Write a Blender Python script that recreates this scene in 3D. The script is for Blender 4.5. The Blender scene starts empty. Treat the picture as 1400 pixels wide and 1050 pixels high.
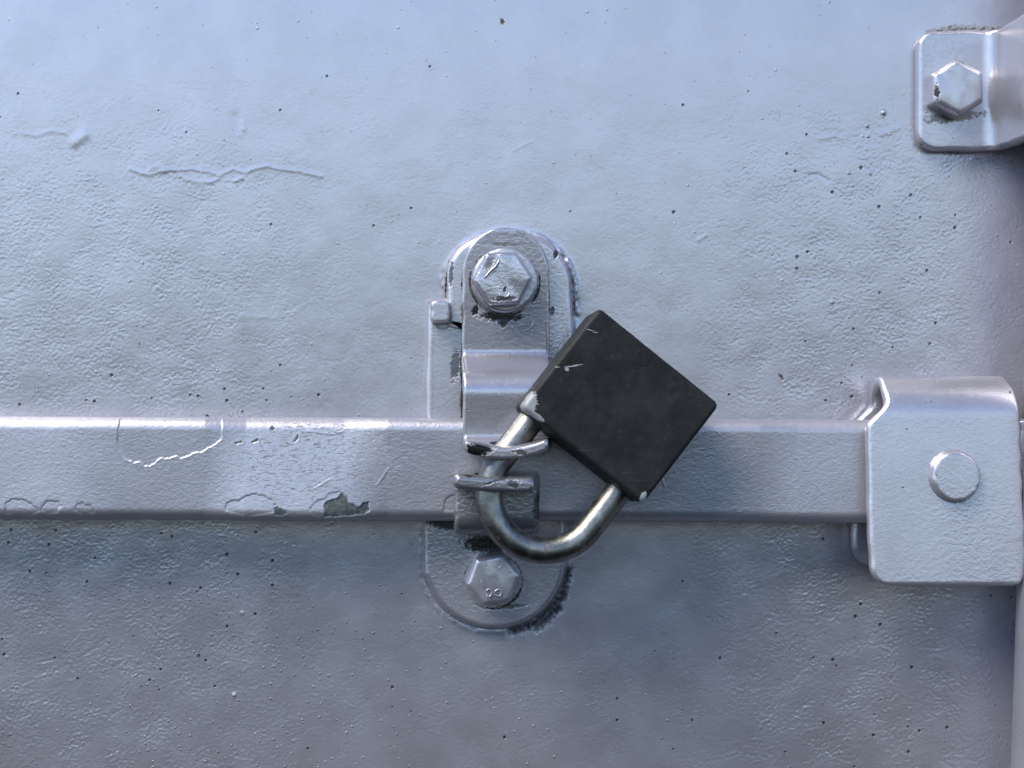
import bpy, bmesh, math
import numpy as np
from mathutils import Vector, Matrix

# ---------------------------------------------------------------- camera, sky, sun, exposure
S = bpy.context.scene
COL = S.collection
D = 520.0                                   # eye to door, millimetres
VX, VY, K = 600.0, 500.0, 4.0               # foot of the perpendicular in the photo, px per mm on the door

cam_d = bpy.data.cameras.new('camera')
cam = bpy.data.objects.new('camera', cam_d)
COL.objects.link(cam)
cam.location = (0, -D / 1000, 0)
cam.rotation_euler = (math.radians(90), 0, 0)
cam_d.sensor_width = 36
cam_d.lens = 36 * D / (1400 / K)
cam_d.shift_x = (700 - VX) / 1400
cam_d.shift_y = -(525 - VY) / 1400
cam_d.clip_start = 0.005
cam_d.clip_end = 100
S.camera = cam

SUN_EL, SUN_AZ = 41.0, -41.0                # azimuth from the door's outward normal, minus = left
w = bpy.data.worlds.new('World')
S.world = w
w.use_nodes = True
wn = w.node_tree
bg = wn.nodes['Background']
sky = wn.nodes.new('ShaderNodeTexSky')
sky.sky_type = 'NISHITA'
sky.sun_disc = False
el, az = math.radians(SUN_EL), math.radians(SUN_AZ)
sdir = Vector((math.sin(az) * math.cos(el), -math.cos(az) * math.cos(el), math.sin(el)))
sky.sun_elevation = el
sky.sun_rotation = math.atan2(sdir.x, sdir.y)
sky.air_density = 1.0
sky.altitude = 6500
sky.dust_density = 0.1
sky.ozone_density = 2.5
wn.links.new(sky.outputs[0], bg.inputs[0])
bg.inputs[1].default_value = 0.082
sun_d = bpy.data.lights.new('sun', 'SUN')
sun = bpy.data.objects.new('sun', sun_d)
COL.objects.link(sun)
sun_d.energy = 1.5
sun_d.angle = math.radians(38)
sun_d.color = (1.0, 0.97, 0.84)
sun.rotation_euler = sdir.to_track_quat('Z', 'Y').to_euler()
S.view_settings.view_transform = 'Standard'
S.view_settings.look = 'None'
S.view_settings.exposure = 1.7
S.view_settings.gamma = 1
S.view_settings.use_curve_mapping = False

rng = np.random.default_rng(11)


def P(px, py, d):
    """door-plane millimetres (X right, Z up) of a spot seen at photo pixel px,py lying d mm off the door"""
    k = (1 - d / D) / K
    return (px - VX) * k, (VY - py) * k


def W(X, Z, d):
    return (X / 1000, -d / 1000, Z / 1000)


# ---------------------------------------------------------------- node helpers
class N:
    def __init__(s, name):
        s.m = bpy.data.materials.new(name)
        s.m.use_nodes = True
        s.t = s.m.node_tree
        s.b = s.t.nodes['Principled BSDF']
        co = s.t.nodes.new('ShaderNodeTexCoord')
        s.mm = s.vmath('SCALE', co.outputs['Object'], scale=1000.0)      # millimetres

    def new(s, ty):
        return s.t.nodes.new(ty)

    def put(s, sock, v):
        if hasattr(v, 'is_output'):
            s.t.links.new(v, sock)
        elif v is not None:
            if hasattr(sock.default_value, '__len__') and not hasattr(v, '__len__'):
                v = (v, v, v)
            if hasattr(v, '__len__') and len(sock.default_value) == 4 and len(v) == 3:
                v = (*v, 1)
            sock.default_value = v

    def vmath(s, op, a, b=None, scale=None):
        n = s.new('ShaderNodeVectorMath')
        n.operation = op
        s.put(n.inputs[0], a)
        if b is not None:
            s.put(n.inputs[1], b)
        if scale is not None:
            s.put(n.inputs['Scale'], scale)
        return n.outputs['Value'] if op in ('LENGTH', 'DISTANCE') else n.outputs[0]

    def math(s, op, a, b=0.0, c=0.0, clamp=False):
        n = s.new('ShaderNodeMath')
        n.operation = op
        n.use_clamp = clamp
        for i, v in enumerate((a, b, c)):
            s.put(n.inputs[i], v)
        return n.outputs[0]

    def ramp(s, v, a, b, lo=0.0, hi=1.0):
        n = s.new('ShaderNodeMapRange')
        n.interpolation_type = 'SMOOTHSTEP'
        n.inputs[1].default_value, n.inputs[2].default_value = a, b
        n.inputs[3].default_value, n.inputs[4].default_value = lo, hi
        s.put(n.inputs[0], v)
        return n.outputs[0]

    def noise(s, scale, detail=3.0, rough=0.5, stretch=None, rot=0.0, dist=0.0, off=0.0):
        v = s.mm
        if stretch or off or rot:
            mp = s.new('ShaderNodeMapping')
            s.put(mp.inputs[0], v)
            mp.inputs['Scale'].default_value = stretch or (1, 1, 1)
            mp.inputs['Rotation'].default_value = (0, rot, 0)
            mp.inputs['Location'].default_value = (off, off, off)
            v = mp.outputs[0]
        n = s.new('ShaderNodeTexNoise')
        s.put(n.inputs['Vector'], v)
        n.inputs['Scale'].default_value = scale
        n.inputs['Detail'].default_value = detail
        n.inputs['Roughness'].default_value = rough
        n.inputs['Distortion'].default_value = dist
        return n.outputs['Fac']

    def spots(s, cell, share, rmin, rmax, dens=None, off=0.0, pw=4.0):
        """small round marks, one at most per cell; returns 0..1 mask"""
        mp = s.new('ShaderNodeMapping')
        s.put(mp.inputs[0], s.mm)
        mp.inputs['Location'].default_value = (off, off, off)
        v = s.new('ShaderNodeTexVoronoi')
        s.put(v.inputs['Vector'], mp.outputs[0])
        v.inputs['Scale'].default_value = 1.0 / cell
        sep = s.new('ShaderNodeSeparateColor')
        s.put(sep.inputs[0], v.outputs['Color'])
        th = s.math('MULTIPLY', dens, share) if dens is not None else share
        on = s.math('LESS_THAN', sep.outputs[0], th)
        sz = s.math('POWER', sep.outputs[1], pw)
        r = s.math('MULTIPLY_ADD', sz, (rmax - rmin) / cell, rmin / cell)
        q = s.math('DIVIDE', v.outputs['Distance'], r)
        return s.math('MULTIPLY', on, s.ramp(q, 1.0, 0.6))

    def ell(s, c, r, ang=0.0, soft=0.25, rag=0.5, rs=0.6):
        """ragged elliptic mark at object-space millimetre c=(x,y,z), radii r"""
        mp = s.new('ShaderNodeMapping')
        mp.vector_type = 'TEXTURE'
        s.put(mp.inputs[0], s.mm)
        mp.inputs['Location'].default_value = c
        mp.inputs['Rotation'].default_value = (0, ang, 0)
        mp.inputs['Scale'].default_value = r
        L = s.vmath('LENGTH', mp.outputs[0])
        nz = s.noise(rs, 4, 0.65)
        L = s.math('ADD', L, s.math('MULTIPLY_ADD', nz, 2 * rag, -rag))
        return s.ramp(L, 1.0 + soft, 1.0 - soft)

    def mix(s, f, a, b):
        n = s.new('ShaderNodeMix')
        n.data_type = 'RGBA'
        s.put(n.inputs['Factor'], f)
        s.put(n.inputs[6], a)
        s.put(n.inputs[7], b)
        return n.outputs[2]

    def attr(s, name):
        n = s.new('ShaderNodeAttribute')
        n.attribute_name = name
        return n.outputs['Fac']

    def bump(s, h, dist=0.001, strength=1.0):
        n = s.new('ShaderNodeBump')
        n.inputs['Strength'].default_value = strength
        n.inputs['Distance'].default_value = dist
        s.put(n.inputs['Height'], h)
        s.put(s.b.inputs['Normal'], n.outputs[0])

    def done(s, col, rough, metal):
        s.put(s.b.inputs['Base Color'], col)
        s.put(s.b.inputs['Roughness'], rough)
        s.put(s.b.inputs['Metallic'], metal)
        return s.m


PAINT = (0.462, 0.442, 0.498)
PMET, PROUGH = 0.65, 0.29


def paint(name, relief=1.0, scale=1.0, marks=(), pits=0.03, dirt=None, base=PAINT, attrs=False, rough=PROUGH, wear=0.0, wearcol=(0.03, 0.03, 0.032)):
    n = N(name)
    tone = n.noise(0.05, 4, 0.6)
    col = n.mix(n.ramp(tone, 0.3, 0.7), tuple(c * 0.93 for c in base), tuple(c * 1.07 for c in base))
    flake = n.noise(7.0, 1, 0.5)
    col = n.mix(n.ramp(flake, 0.3, 0.75), n.mix(0.10, col, (0.1, 0.1, 0.11)), n.mix(0.07, col, (0.9, 0.9, 0.9)))
    region = n.ramp(n.noise(0.018, 2, 0.5, off=31), 0.35, 0.62, 0.35, 1.0)
    orange = n.noise(0.75 * scale, 3, 0.5, stretch=(0.88, 1, 1.12), rot=0.5, dist=0.5)
    fine = n.noise(1.7 * scale, 2, 0.55, off=7)
    h = n.math('MULTIPLY', orange, n.attr('lump') if attrs else region)
    h = n.math('MULTIPLY_ADD', h, 0.20 * relief, n.math('MULTIPLY', fine, 0.045 * relief))
    dens = n.attr('pits') if attrs else None
    pit = n.spots(3.2, pits, 0.12, 0.72, dens)
    pit2 = n.spots(1.7, pits * 0.9, 0.10, 0.34, dens, off=57, pw=1.6)
    pm = n.math('MAXIMUM', pit, pit2)
    grain = n.spots(2.3, pits * 1.1, 0.16, 0.48, n.attr('grain') if attrs else None, off=23, pw=2.0)
    h = n.math('MULTIPLY_ADD', pm, -0.35, h)
    h = n.math('MULTIPLY_ADD', grain, 0.45, h)
    col = n.mix(n.math('MULTIPLY', pm, 0.85), col, (0.035, 0.035, 0.04))
    rgh = n.math('MULTIPLY_ADD', tone, 0.10, rough - 0.05)
    met = PMET
    if attrs:
        dn = n.noise(0.8, 6, 0.8, off=3)
        da = n.attr('dirt')
        dm = n.ramp(n.math('ADD', da, n.math('MULTIPLY_ADD', dn, 1.5, -0.75)), 0.30, 0.95)
        col = n.mix(n.math('MULTIPLY', dm, 0.93), col, (0.022, 0.021, 0.02))
        rgh = n.math('MAXIMUM', rgh, n.math('MULTIPLY', dm, 0.75))
        h = n.math('MULTIPLY_ADD', n.math('MULTIPLY', dm, dn), 0.3, h)
    if dirt:
        pass
    if wear:
        wn_ = n.noise(0.22, 5, 0.7, off=13)
        wm = n.math('MULTIPLY', n.ramp(wn_, 0.66 - wear * 0.08, 0.74 - wear * 0.08), .75)
        col = n.mix(wm, col, wearcol)
        h = n.math('MULTIPLY_ADD', wm, -0.15, h)
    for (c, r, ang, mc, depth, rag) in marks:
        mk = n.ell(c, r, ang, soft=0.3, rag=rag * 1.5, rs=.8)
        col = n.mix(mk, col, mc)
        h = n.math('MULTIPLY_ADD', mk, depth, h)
    n.bump(h, 0.001)
    return n.done(col, rgh, met)


# ---------------------------------------------------------------- object helpers
def tag(o, label=None, cat=None, group=None, kind=None):
    if label: o['label'] = label
    if cat: o['category'] = cat
    if group: o['group'] = group
    if kind: o['kind'] = kind
    return o


def empty(name, X, Z, d, label, cat):
    o = bpy.data.objects.new(name, None)
    COL.objects.link(o)
    o.location = W(X, Z, d)
    o.empty_display_size = 0.01
    return tag(o, label, cat)


def link(name, verts, faces, mat, parent=None, weighted=True, angle=40):
    """verts in world metres"""
    off = np.array(parent_world(parent)) if parent else np.zeros(3)
    me = bpy.data.meshes.new(name)
    v = np.asarray(verts, dtype=float) - off
    me.from_pydata(v.tolist(), [], faces)
    bm = bmesh.new()
    bm.from_mesh(me)
    bmesh.ops.recalc_face_normals(bm, faces=bm.faces)
    bm.to_mesh(me)
    bm.free()
    me.shade_smooth()
    if angle:
        me.set_sharp_from_angle(angle=math.radians(angle))
    me.materials.append(mat)
    o = bpy.data.objects.new(name, me)
    COL.objects.link(o)
    if parent:
        o.parent = parent
    if weighted:
        wmod = o.modifiers.new('weighted', 'WEIGHTED_NORMAL')
        wmod.keep_sharp = True
    return o


def parent_world(p):
    L = Vector((0, 0, 0))
    while p is not None:
        L += p.location
        p = p.parent
    return L


def fast_grid(name, co, nu, nv, mat, parent=None, close_v=False, attrs=None):
    """co: (nu*nv,3) world metres, row-major; quads, optional wrap in v"""
    off = np.array(parent_world(parent)) if parent else np.zeros(3)
    co = co - off
    me = bpy.data.meshes.new(name)
    i = np.arange(nu - 1)[:, None]
    j = np.arange(nv if close_v else nv - 1)[None, :]
    a = i * nv + j
    jn = (j + 1) % nv
    q = np.stack([a, i * nv + jn, (i + 1) * nv + jn, (i + 1) * nv + j], -1).reshape(-1, 4)
    me.vertices.add(len(co))
    me.vertices.foreach_set('co', co.astype(np.float32).ravel())
    me.loops.add(q.size)
    me.loops.foreach_set('vertex_index', q.astype(np.int32).ravel())
    me.polygons.add(len(q))
    me.polygons.foreach_set('loop_start', (np.arange(len(q)) * 4).astype(np.int32))
    me.polygons.foreach_set('loop_total', np.full(len(q), 4, np.int32))
    me.update(calc_edges=True)
    me.validate()
    me.shade_smooth()
    for k, val in (attrs or {}).items():
        at = me.attributes.new(k, 'FLOAT', 'POINT')
        at.data.foreach_set('value', val.astype(np.float32).ravel())
    me.materials.append(mat)
    o = bpy.data.objects.new(name, me)
    COL.objects.link(o)
    if parent:
        o.parent = parent
    return o


def fillet(pts, radii, n=8):
    """round the corners of an open polyline; pts (a,b)"""
    out = [np.array(pts[0], float)]
    for i in range(1, len(pts) - 1):
        p0, p1, p2 = (np.array(pts[k], float) for k in (i - 1, i, i + 1))
        r = radii[i - 1]
        u, v = (p0 - p1), (p2 - p1)
        lu, lv = np.linalg.norm(u), np.linalg.norm(v)
        u, v = u / lu, v / lv
        ang = math.acos(max(-1, min(1, float(u @ v))))
        t = min(r / math.tan(ang / 2), lu * .49, lv * .49)
        rr = t * math.tan(ang / 2)
        bis = (u + v) / np.linalg.norm(u + v)
        c = p1 + bis * rr / math.sin(ang / 2)
        a, b = p1 + u * t, p1 + v * t
        va, vb = a - c, b - c
        tot = math.acos(max(-1, min(1, float(va @ vb) / rr / rr)))
        for k in range(n + 1):
            f = k / n
            out.append(c + (math.sin((1 - f) * tot) * va + math.sin(f * tot) * vb) / math.sin(tot))
    out.append(np.array(pts[-1], float))
    return np.array(out)


def resample(p, step):
    p = np.asarray(p, float)
    s = np.r_[0, np.cumsum(np.linalg.norm(np.diff(p, axis=0), axis=1))]
    n = max(2, int(s[-1] / step) + 1)
    t = np.linspace(0, s[-1], n)
    return np.stack([np.interp(t, s, p[:, k]) for k in range(p.shape[1])], 1), t


def closed_fillet(pts, radii, n=8):
    pts = [tuple(p) for p in pts]
    ext = [pts[-1]] + pts + [pts[0]]
    out = fillet(ext, radii, n)[1:-1]
    return out


def resample_closed(p, step):
    q = np.vstack([p, p[:1]])
    r, _ = resample(q, step)
    return r[:-1]


def smooth_noise(n, k, amp, seed):
    g = np.random.default_rng(seed)
    t = np.arange(n) / n * 2 * math.pi
    y = np.zeros(n)
    for i in range(1, k + 1):
        y += g.normal() / i ** .5 * np.cos(i * t + g.uniform(0, 6.28))
    return amp * y / (np.std(y) + 1e-9)


def inset(p, off):
    """closed polygon (counter-clockwise) moved inwards"""
    a, b = np.roll(p, 1, 0), np.roll(p, -1, 0)
    t = b - a
    t /= np.linalg.norm(t, axis=1)[:, None] + 1e-12
    nrm = np.stack([-t[:, 1], t[:, 0]], 1)
    return p + nrm * off


def ccw(p):
    x, y = p[:, 0], p[:, 1]
    return p if np.sum(x * np.roll(y, -1) - y * np.roll(x, -1)) > 0 else p[::-1].copy()


def plate(name, outline, d0, d1, r, mat, parent, wob=0.12, seed=1, steps=5, flare=0.0, both=False, xf=None, lump=0.0):
    """solid with a closed outline (mm), from d0 up to d1, top edge rounded by r"""
    p = ccw(np.asarray(outline, float))
    p = inset(p, smooth_noise(len(p), 26, wob, seed)[:, None]) if wob else p
    layers = []
    if both:
        for k in range(steps, -1, -1):
            a = k / steps * math.pi / 2
            layers.append((r * (1 - math.cos(a)), d0 + r - r * math.sin(a)))
    else:
        layers.append((-flare, d0))
    for k in range(steps + 1):
        a = k / steps * math.pi / 2
        layers.append((r * (1 - math.cos(a)), d1 - r + r * math.sin(a)))
    layers.append((r + 0.25, d1 + 0.001))
    n = len(p)
    V, F = [], []
    xf = xf or W
    for (o, d) in layers:
        q = inset(p, o) if o else p
        dz = smooth_noise(n, 14, lump, seed + 3) if lump else np.zeros(n)
        for k in range(n):
            V.append(xf(q[k, 0], q[k, 1], d + dz[k]))
    for L in range(len(layers) - 1):
        for k in range(n):
            F.append((L * n + k, L * n + (k + 1) % n, (L + 1) * n + (k + 1) % n, (L + 1) * n + k))
    F.append(tuple(range((len(layers) - 1) * n, len(layers) * n)))
    F.append(tuple(range(n - 1, -1, -1)))
    return link(name, V, F, mat, parent)


def sweep(name, path, xL, xR, t, r, mat, parent, axes='XZ', step=1.0, endround=(True, True), nx=14, fL=None, fR=None, wob=0.1, seed=5, post=None, holes=(), weighted=True):
    """sheet metal: centre line path [(a,d)] of thickness t, spread across from xL to xR.
    axes 'XZ': a is Z and across is X;  'ZX': a is X and across is Z.  fL/fR(s, length) shift the borders."""
    pth, s = resample(path, step)
    Ltot = s[-1]
    extra = []
    ns = 5
    for e in (0, 1):
        if endround[e]:
            for k in range(ns):
                a = k / ns * math.pi / 2
                extra.append(r * (1 - math.sin(a)) * 1.0 if e == 0 else Ltot - r * (1 - math.sin(a)))
    ss = np.unique(np.round(np.r_[s, extra], 4))
    ss = ss[[True] + list(np.diff(ss) > 0.02)]
    A = np.interp(ss, s, pth[:, 0])
    Dd = np.interp(ss, s, pth[:, 1])
    ta, td = np.gradient(A, ss), np.gradient(Dd, ss)
    ln = np.hypot(ta, td)
    na, nd = -td / ln, ta / ln
    h = t / 2
    wL = smooth_noise(len(ss), 20, wob, seed)
    wR = smooth_noise(len(ss), 20, wob, seed + 1)
    V, F = [], []
    rr = min(r, h)
    m = None
    for i, q in enumerate(ss):
        dl = 0.0
        for e in (0, 1):
            x = q if e == 0 else Ltot - q
            if endround[e] and x < r:
                dl = max(dl, r - math.sqrt(max(0, r * r - (r - x) ** 2)))
        lo = xL + (fL(q, Ltot) if fL else 0) + dl + wL[i]
        hi = xR + (fR(q, Ltot) if fR else 0) - dl + wR[i]
        mid = (lo + hi) / 2
        hw = max((hi - lo) / 2, 0.15)
        hh = max(h - dl, 0.08)
        rc = min(rr, hh, hw * .95)
        loop = []
        xs = np.linspace(-hw + rc, hw - rc, nx)
        for x in xs: loop.append((x, hh))
        for k in range(1, 6):
            a = math.pi / 2 * (1 - k / 6)
            loop.append((hw - rc + rc * math.cos(a), hh - rc + rc * math.sin(a)))
        loop.append((hw, hh - rc))
        loop.append((hw, -hh + rc))
        for k in range(1, 6):
            a = -math.pi / 2 * (k / 6)
            loop.append((hw - rc + rc * math.cos(a), -hh + rc + rc * math.sin(a)))
        for x in xs[::-1]: loop.append((x, -hh))
        for k in range(1, 6):
            a = -math.pi / 2 - math.pi / 2 * (k / 6)
            loop.append((-hw + rc + rc * math.cos(a), -hh + rc + rc * math.sin(a)))
        loop.append((-hw, -hh + rc))
        loop.append((-hw, hh - rc))
        for k in range(1, 6):
            a = math.pi - math.pi / 2 * (k / 6)
            loop.append((-hw + rc + rc * math.cos(a), hh - rc + rc * math.sin(a)))
        m = len(loop)
        for (x, o) in loop:
            a_, d_ = A[i] + na[i] * o, Dd[i] + nd[i] * o
            V.append(W(mid + x, a_, d_) if axes == 'XZ' else W(a_, mid + x, d_))
    for i in range(len(ss) - 1):
        for k in range(m):
            F.append((i * m + k, i * m + (k + 1) % m, (i + 1) * m + (k + 1) % m, (i + 1) * m + k))
    F.append(tuple(range(m)))
    F.append(tuple(range(len(ss) * m - 1, (len(ss) - 1) * m - 1, -1)))
    o = link(name, V, F, mat, parent, weighted=False)
    for (X, Z, d, rad) in holes:
        bore(o, X, Z, d, rad)
    if post:
        off = parent_world(parent) if parent else Vector((0, 0, 0))
        for v in o.data.vertices:
            p = v.co + off
            X, Z, d = post(p.x * 1000, p.z * 1000, -p.y * 1000)
            v.co = Vector(W(X, Z, d)) - off
    if weighted:
        wm = o.modifiers.new('weighted', 'WEIGHTED_NORMAL')
        wm.keep_sharp = True
    return o


def bore(o, X, Z, d, rad):
    """drill an upright hole"""
    bm = bmesh.new()
    bmesh.ops.create_cone(bm, cap_ends=True, segments=28, radius1=rad / 1000, radius2=rad / 1000, depth=0.02,
                          matrix=Matrix.Translation(W(X, Z, d)))
    me = bpy.data.meshes.new('cutter')
    bm.to_mesh(me)
    bm.free()
    c = bpy.data.objects.new('cutter', me)
    COL.objects.link(c)
    md = o.modifiers.new('hole', 'BOOLEAN')
    md.operation = 'DIFFERENCE'
    md.object = c
    md.solver = 'EXACT'
    bpy.context.view_layer.update()
    ev = o.evaluated_get(bpy.context.evaluated_depsgraph_get())
    new = bpy.data.meshes.new_from_object(ev)
    o.modifiers.remove(md)
    old = o.data
    new.name = old.name
    o.data = new
    new.shade_smooth()
    new.set_sharp_from_angle(angle=math.radians(40))
    bpy.data.objects.remove(c)
    bpy.data.meshes.remove(me)


def seg_dist(X, Z, pts, closed=False):
    """distance to a polyline; pts in mm"""
    pts = list(pts) + ([pts[0]] if closed else [])
    best = np.full(X.shape, 1e9)
    for (x0, z0), (x1, z1) in zip(pts[:-1], pts[1:]):
        dx, dz = x1 - x0, z1 - z0
        t = np.clip(((X - x0) * dx + (Z - z0) * dz) / (dx * dx + dz * dz + 1e-12), 0, 1)
        best = np.minimum(best, np.hypot(X - x0 - t * dx, Z - z0 - t * dz))
    return best


def inside(X, Z, pts):
    r = np.zeros(X.shape, bool)
    for (x0, z0), (x1, z1) in zip(pts, list(pts[1:]) + [pts[0]]):
        c = (z0 > Z) != (z1 > Z)
        xi = (x1 - x0) * (Z - z0) / ((z1 - z0) or 1e-9) + x0
        r ^= c & (X < xi)
    return r


def fft_noise(nu, nv, du, dv, lo, hi, sx=1.0, sz=1.0, ang=0.0, seed=0):
    """band-passed noise; wavelengths lo..hi in mm; sx, sz stretch"""
    g = np.random.default_rng(seed)
    f = np.fft.rfft2(g.normal(size=(nu, nv)))
    ku = np.fft.fftfreq(nu, du)[:, None]
    kv = np.fft.rfftfreq(nv, dv)[None, :]
    a, b = ku * math.cos(ang) + kv * math.sin(ang), -ku * math.sin(ang) + kv * math.cos(ang)
    k = np.hypot(a * sx, b * sz)
    m = np.exp(-(k * lo) ** 2 * 0.5) * (1 - np.exp(-(k * hi) ** 2 * 0.5))
    y = np.fft.irfft2(f * m, (nu, nv))
    return y / y.std()


def sstep(x, a, b):
    t = np.clip((x - a) / (b - a), 0, 1)
    return t * t * (3 - 2 * t)


def PP(pts, d=0.0):
    return [P(x, y, d) for x, y in pts]


# ---------------------------------------------------------------- the steel door panel (structure)
def build_panel():
    x0, x1 = P(-30, 0, 0)[0], P(1432, 0, 0)[0]
    z0, z1 = P(0, 1080, 0)[1], P(0, -30, 0)[1]
    st = 0.38
    xs = np.arange(x0, x1, st)
    zs = np.arange(z0, z1, st)
    ox = np.array([-620., -420, -300, -220, -180])
    oz = np.array([-760., -500, -320, -220, -175])
    oz2 = np.array([165., 210, 300, 480, 720])
    ox2 = np.array([228., 270, 340, 460, 620])
    ax = np.r_[ox, xs, ox2]
    azs = np.r_[oz, zs, oz2]
    nu, nv = len(ax), len(azs)
    X, Z = np.meshgrid(ax, azs, indexing='ij')
    px, py = VX + X * K, VY - Z * K
    # orange-peel: coarser towards left and right, calm round the middle top
    region = 0.30 + 0.6 * sstep(px, 520, 240) * sstep(py, 60, 320) + 0.75 * sstep(px, 900, 1120) * sstep(py, 90, 240) + 0.3 * sstep(py, 800, 960)
    region *= 1 + 0.35 * np.clip(fft_noise(nu, nv, st, st, 14, 60, seed=3), -1.5, 1.5)
    peel = fft_noise(nu, nv, st, st, 0.62, 1.5, 0.8, 1.25, 0.35, seed=5)
    peel2 = fft_noise(nu, nv, st, st, 1.25, 2.6, 0.9, 1.15, 0.5, seed=6)
    hgt = region * (0.004 * peel + 0.017 * peel2)
    hgt += 0.004 * fft_noise(nu, nv, st, st, 6, 22, seed=8)
    hgt += 0.018 * fft_noise(nu, nv, st, st, 22, 90, seed=9)

    def ridge(pts, h, wd):
        p = PP(pts)
        xa, za = np.array(p).T
        m = (X > xa.min() - 5) & (X < xa.max() + 5) & (Z > za.min() - 5) & (Z < za.max() + 5)
        dd = seg_dist(X[m], Z[m], p)
        hgt[m] += .42 * h * np.exp(-(dd / wd / 1.15) ** 2)

    ridge([(178, 231), (193, 236), (205, 239), (216, 235), (238, 232)], .22, .5)
    ridge([(205, 232), (216, 227), (225, 233)], .25, .9)
    ridge([(238, 233), (262, 231), (285, 235), (297, 238), (299, 244), (289, 249)], .2, .42)
    ridge([(240, 236), (252, 245), (270, 249), (289, 249)], .14, .5)
    ridge([(299, 240), (320, 231), (335, 236), (350, 230), (366, 227), (380, 231), (408, 234), (440, 241)], .2, .5)
    ridge([(322, 247), (331, 243)], .3, .6)
    ridge([(103, 194), (116, 184)], .55, 1.5)
    ridge([(322, 160), (326, 170)], -.35, 1.6)
    ridge([(332, 168), (333, 176)], .3, .9)
    ridge([(22, 182), (50, 185), (70, 178), (90, 182)], .13, .6)
    ridge([(315, 437), (330, 433), (380, 434), (405, 425), (430, 408)], .04, .6)
    ridge([(955, 328), (965, 322)], .16, .5)
    ridge([(1106, 240), (1118, 238), (1133, 247)], -.25, .4)
    ridge([(1120, 190), (1140, 186), (1155, 191)], .15, .6)
    ridge([(728, 193), (712, 200), (700, 207)], .10, .3)
    ridge([(1205, 185), (1230, 174)], .2, .6)
    for (bx, by, br, bh) in [(1208, 154, 1.1, .6), (1186, 172, .7, .5), (1187, 186, .6, .5), (686, 29, 1.0, .35), (331, 838, .9, .22), (1190, 237, .6, .4), (1138, 413, .7, .5), (1161, 236, .6, .4), (320, 950, .8, .5)]:
        cx, cz = P(bx, by, 0)
        hgt += bh * np.exp(-(((X - cx) ** 2 + (Z - cz) ** 2) / (br * .55) ** 2))
    # thick paint swept up against the fittings
    th = np.linspace(math.pi * .92, 0, 40)
    lat = PP([(607, 405)] + [(695 + 93 * math.cos(a), 400 - 86 * math.sin(a)) for a in th] + [(789, 480)])
    wv = 0.6 + 0.25 * fft_noise(nu, nv, st, st, 5, 20, seed=21)
    hgt += (0.25 + 0.75 * sstep(px, 720, 780)) * wv * np.exp(-(seg_dist(X, Z, lat) / .9) ** 2)
    th = np.linspace(math.pi * 1.08, math.pi * 2, 40)
    low = PP([(576, 710), (575, 785)] + [(675 + 101 * math.cos(a), 765 - 99 * math.sin(a)) for a in th])
    hgt += 0.16 * wv * np.exp(-(seg_dist(X, Z, low) / .9) ** 2)
    # grime
    dirt = np.zeros(X.shape)

    def grime(pts, wd, amt):
        nonlocal dirt
        dirt = np.maximum(dirt, amt * np.exp(-(seg_dist(X, Z, PP(pts)) / wd) ** 2))

    grime([(700, 862), (735, 850), (768, 815), (776, 780)], 2.6, .85)
    grime([(735, 856), (762, 830)], 3.0, .8)
    grime([(582, 806), (605, 838), (650, 861)], 1.3, .42)
    grime([(1270, 46), (1300, 39), (1370, 41)], 1.6, .72)
    grime([(1253, 190), (1270, 205), (1310, 208)], 1.6, .45)
    grime([(1252, 60), (1250, 190)], 1.2, .3)
    grime([(770, 352), (786, 378), (793, 420)], 1.0, .34)
    grime([(607, 350), (606, 400)], .8, .3)
    grime([(686, 28), (687, 31)], 1.0, .9)
    grime([(1066, 513), (1070, 518)], .9, .9)
    pits = 0.20 + 1.6 * sstep(py, 500, 560) * sstep(px, 560, 350) * (py < 590) + 1.0 * sstep(px, 1000, 1120) * sstep(px, 1340, 1260) * sstep(py, 130, 220) * (py < 560)
    pits += 1.3 * sstep(px, 520, 300) * (py > 700) * sstep(py, 1010, 900) + 1.1 * sstep(px, 1050, 1150) * (py > 780)
    grain = 0.15 + 2.2 * sstep(py, 780, 900) * sstep(px, 640, 420) * sstep(px, 60, 260) + 0.8 * (py > 560) * sstep(px, 1000, 500)
    inn = (px > -30) & (px < 1430) & (py > -30) & (py < 1080)
    hgt *= np.where(inn, 1, 0.3)
    co = np.stack([X.ravel() / 1000, -hgt.ravel() / 1000, Z.ravel() / 1000], 1)
    o = fast_grid('door_panel', co, nu, nv, paint('panel_paint', relief=0.40, scale=.75, attrs=True, pits=0.40), attrs={'dirt': dirt, 'pits': pits, 'grain': grain, 'lump': region})
    tag(o, 'grey painted steel door panel with wrinkled paint and small pits behind all the fittings', kind='structure')
    return o


build_panel()

# ---------------------------------------------------------------- flat lever handle across the door
HX, HZ = P(1312, 652, 15)
handle = empty('locking_lever', HX, HZ, 9, 'long flat grey handle bar crossing the panel behind the padlock, paint chipped', 'door handle')


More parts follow.
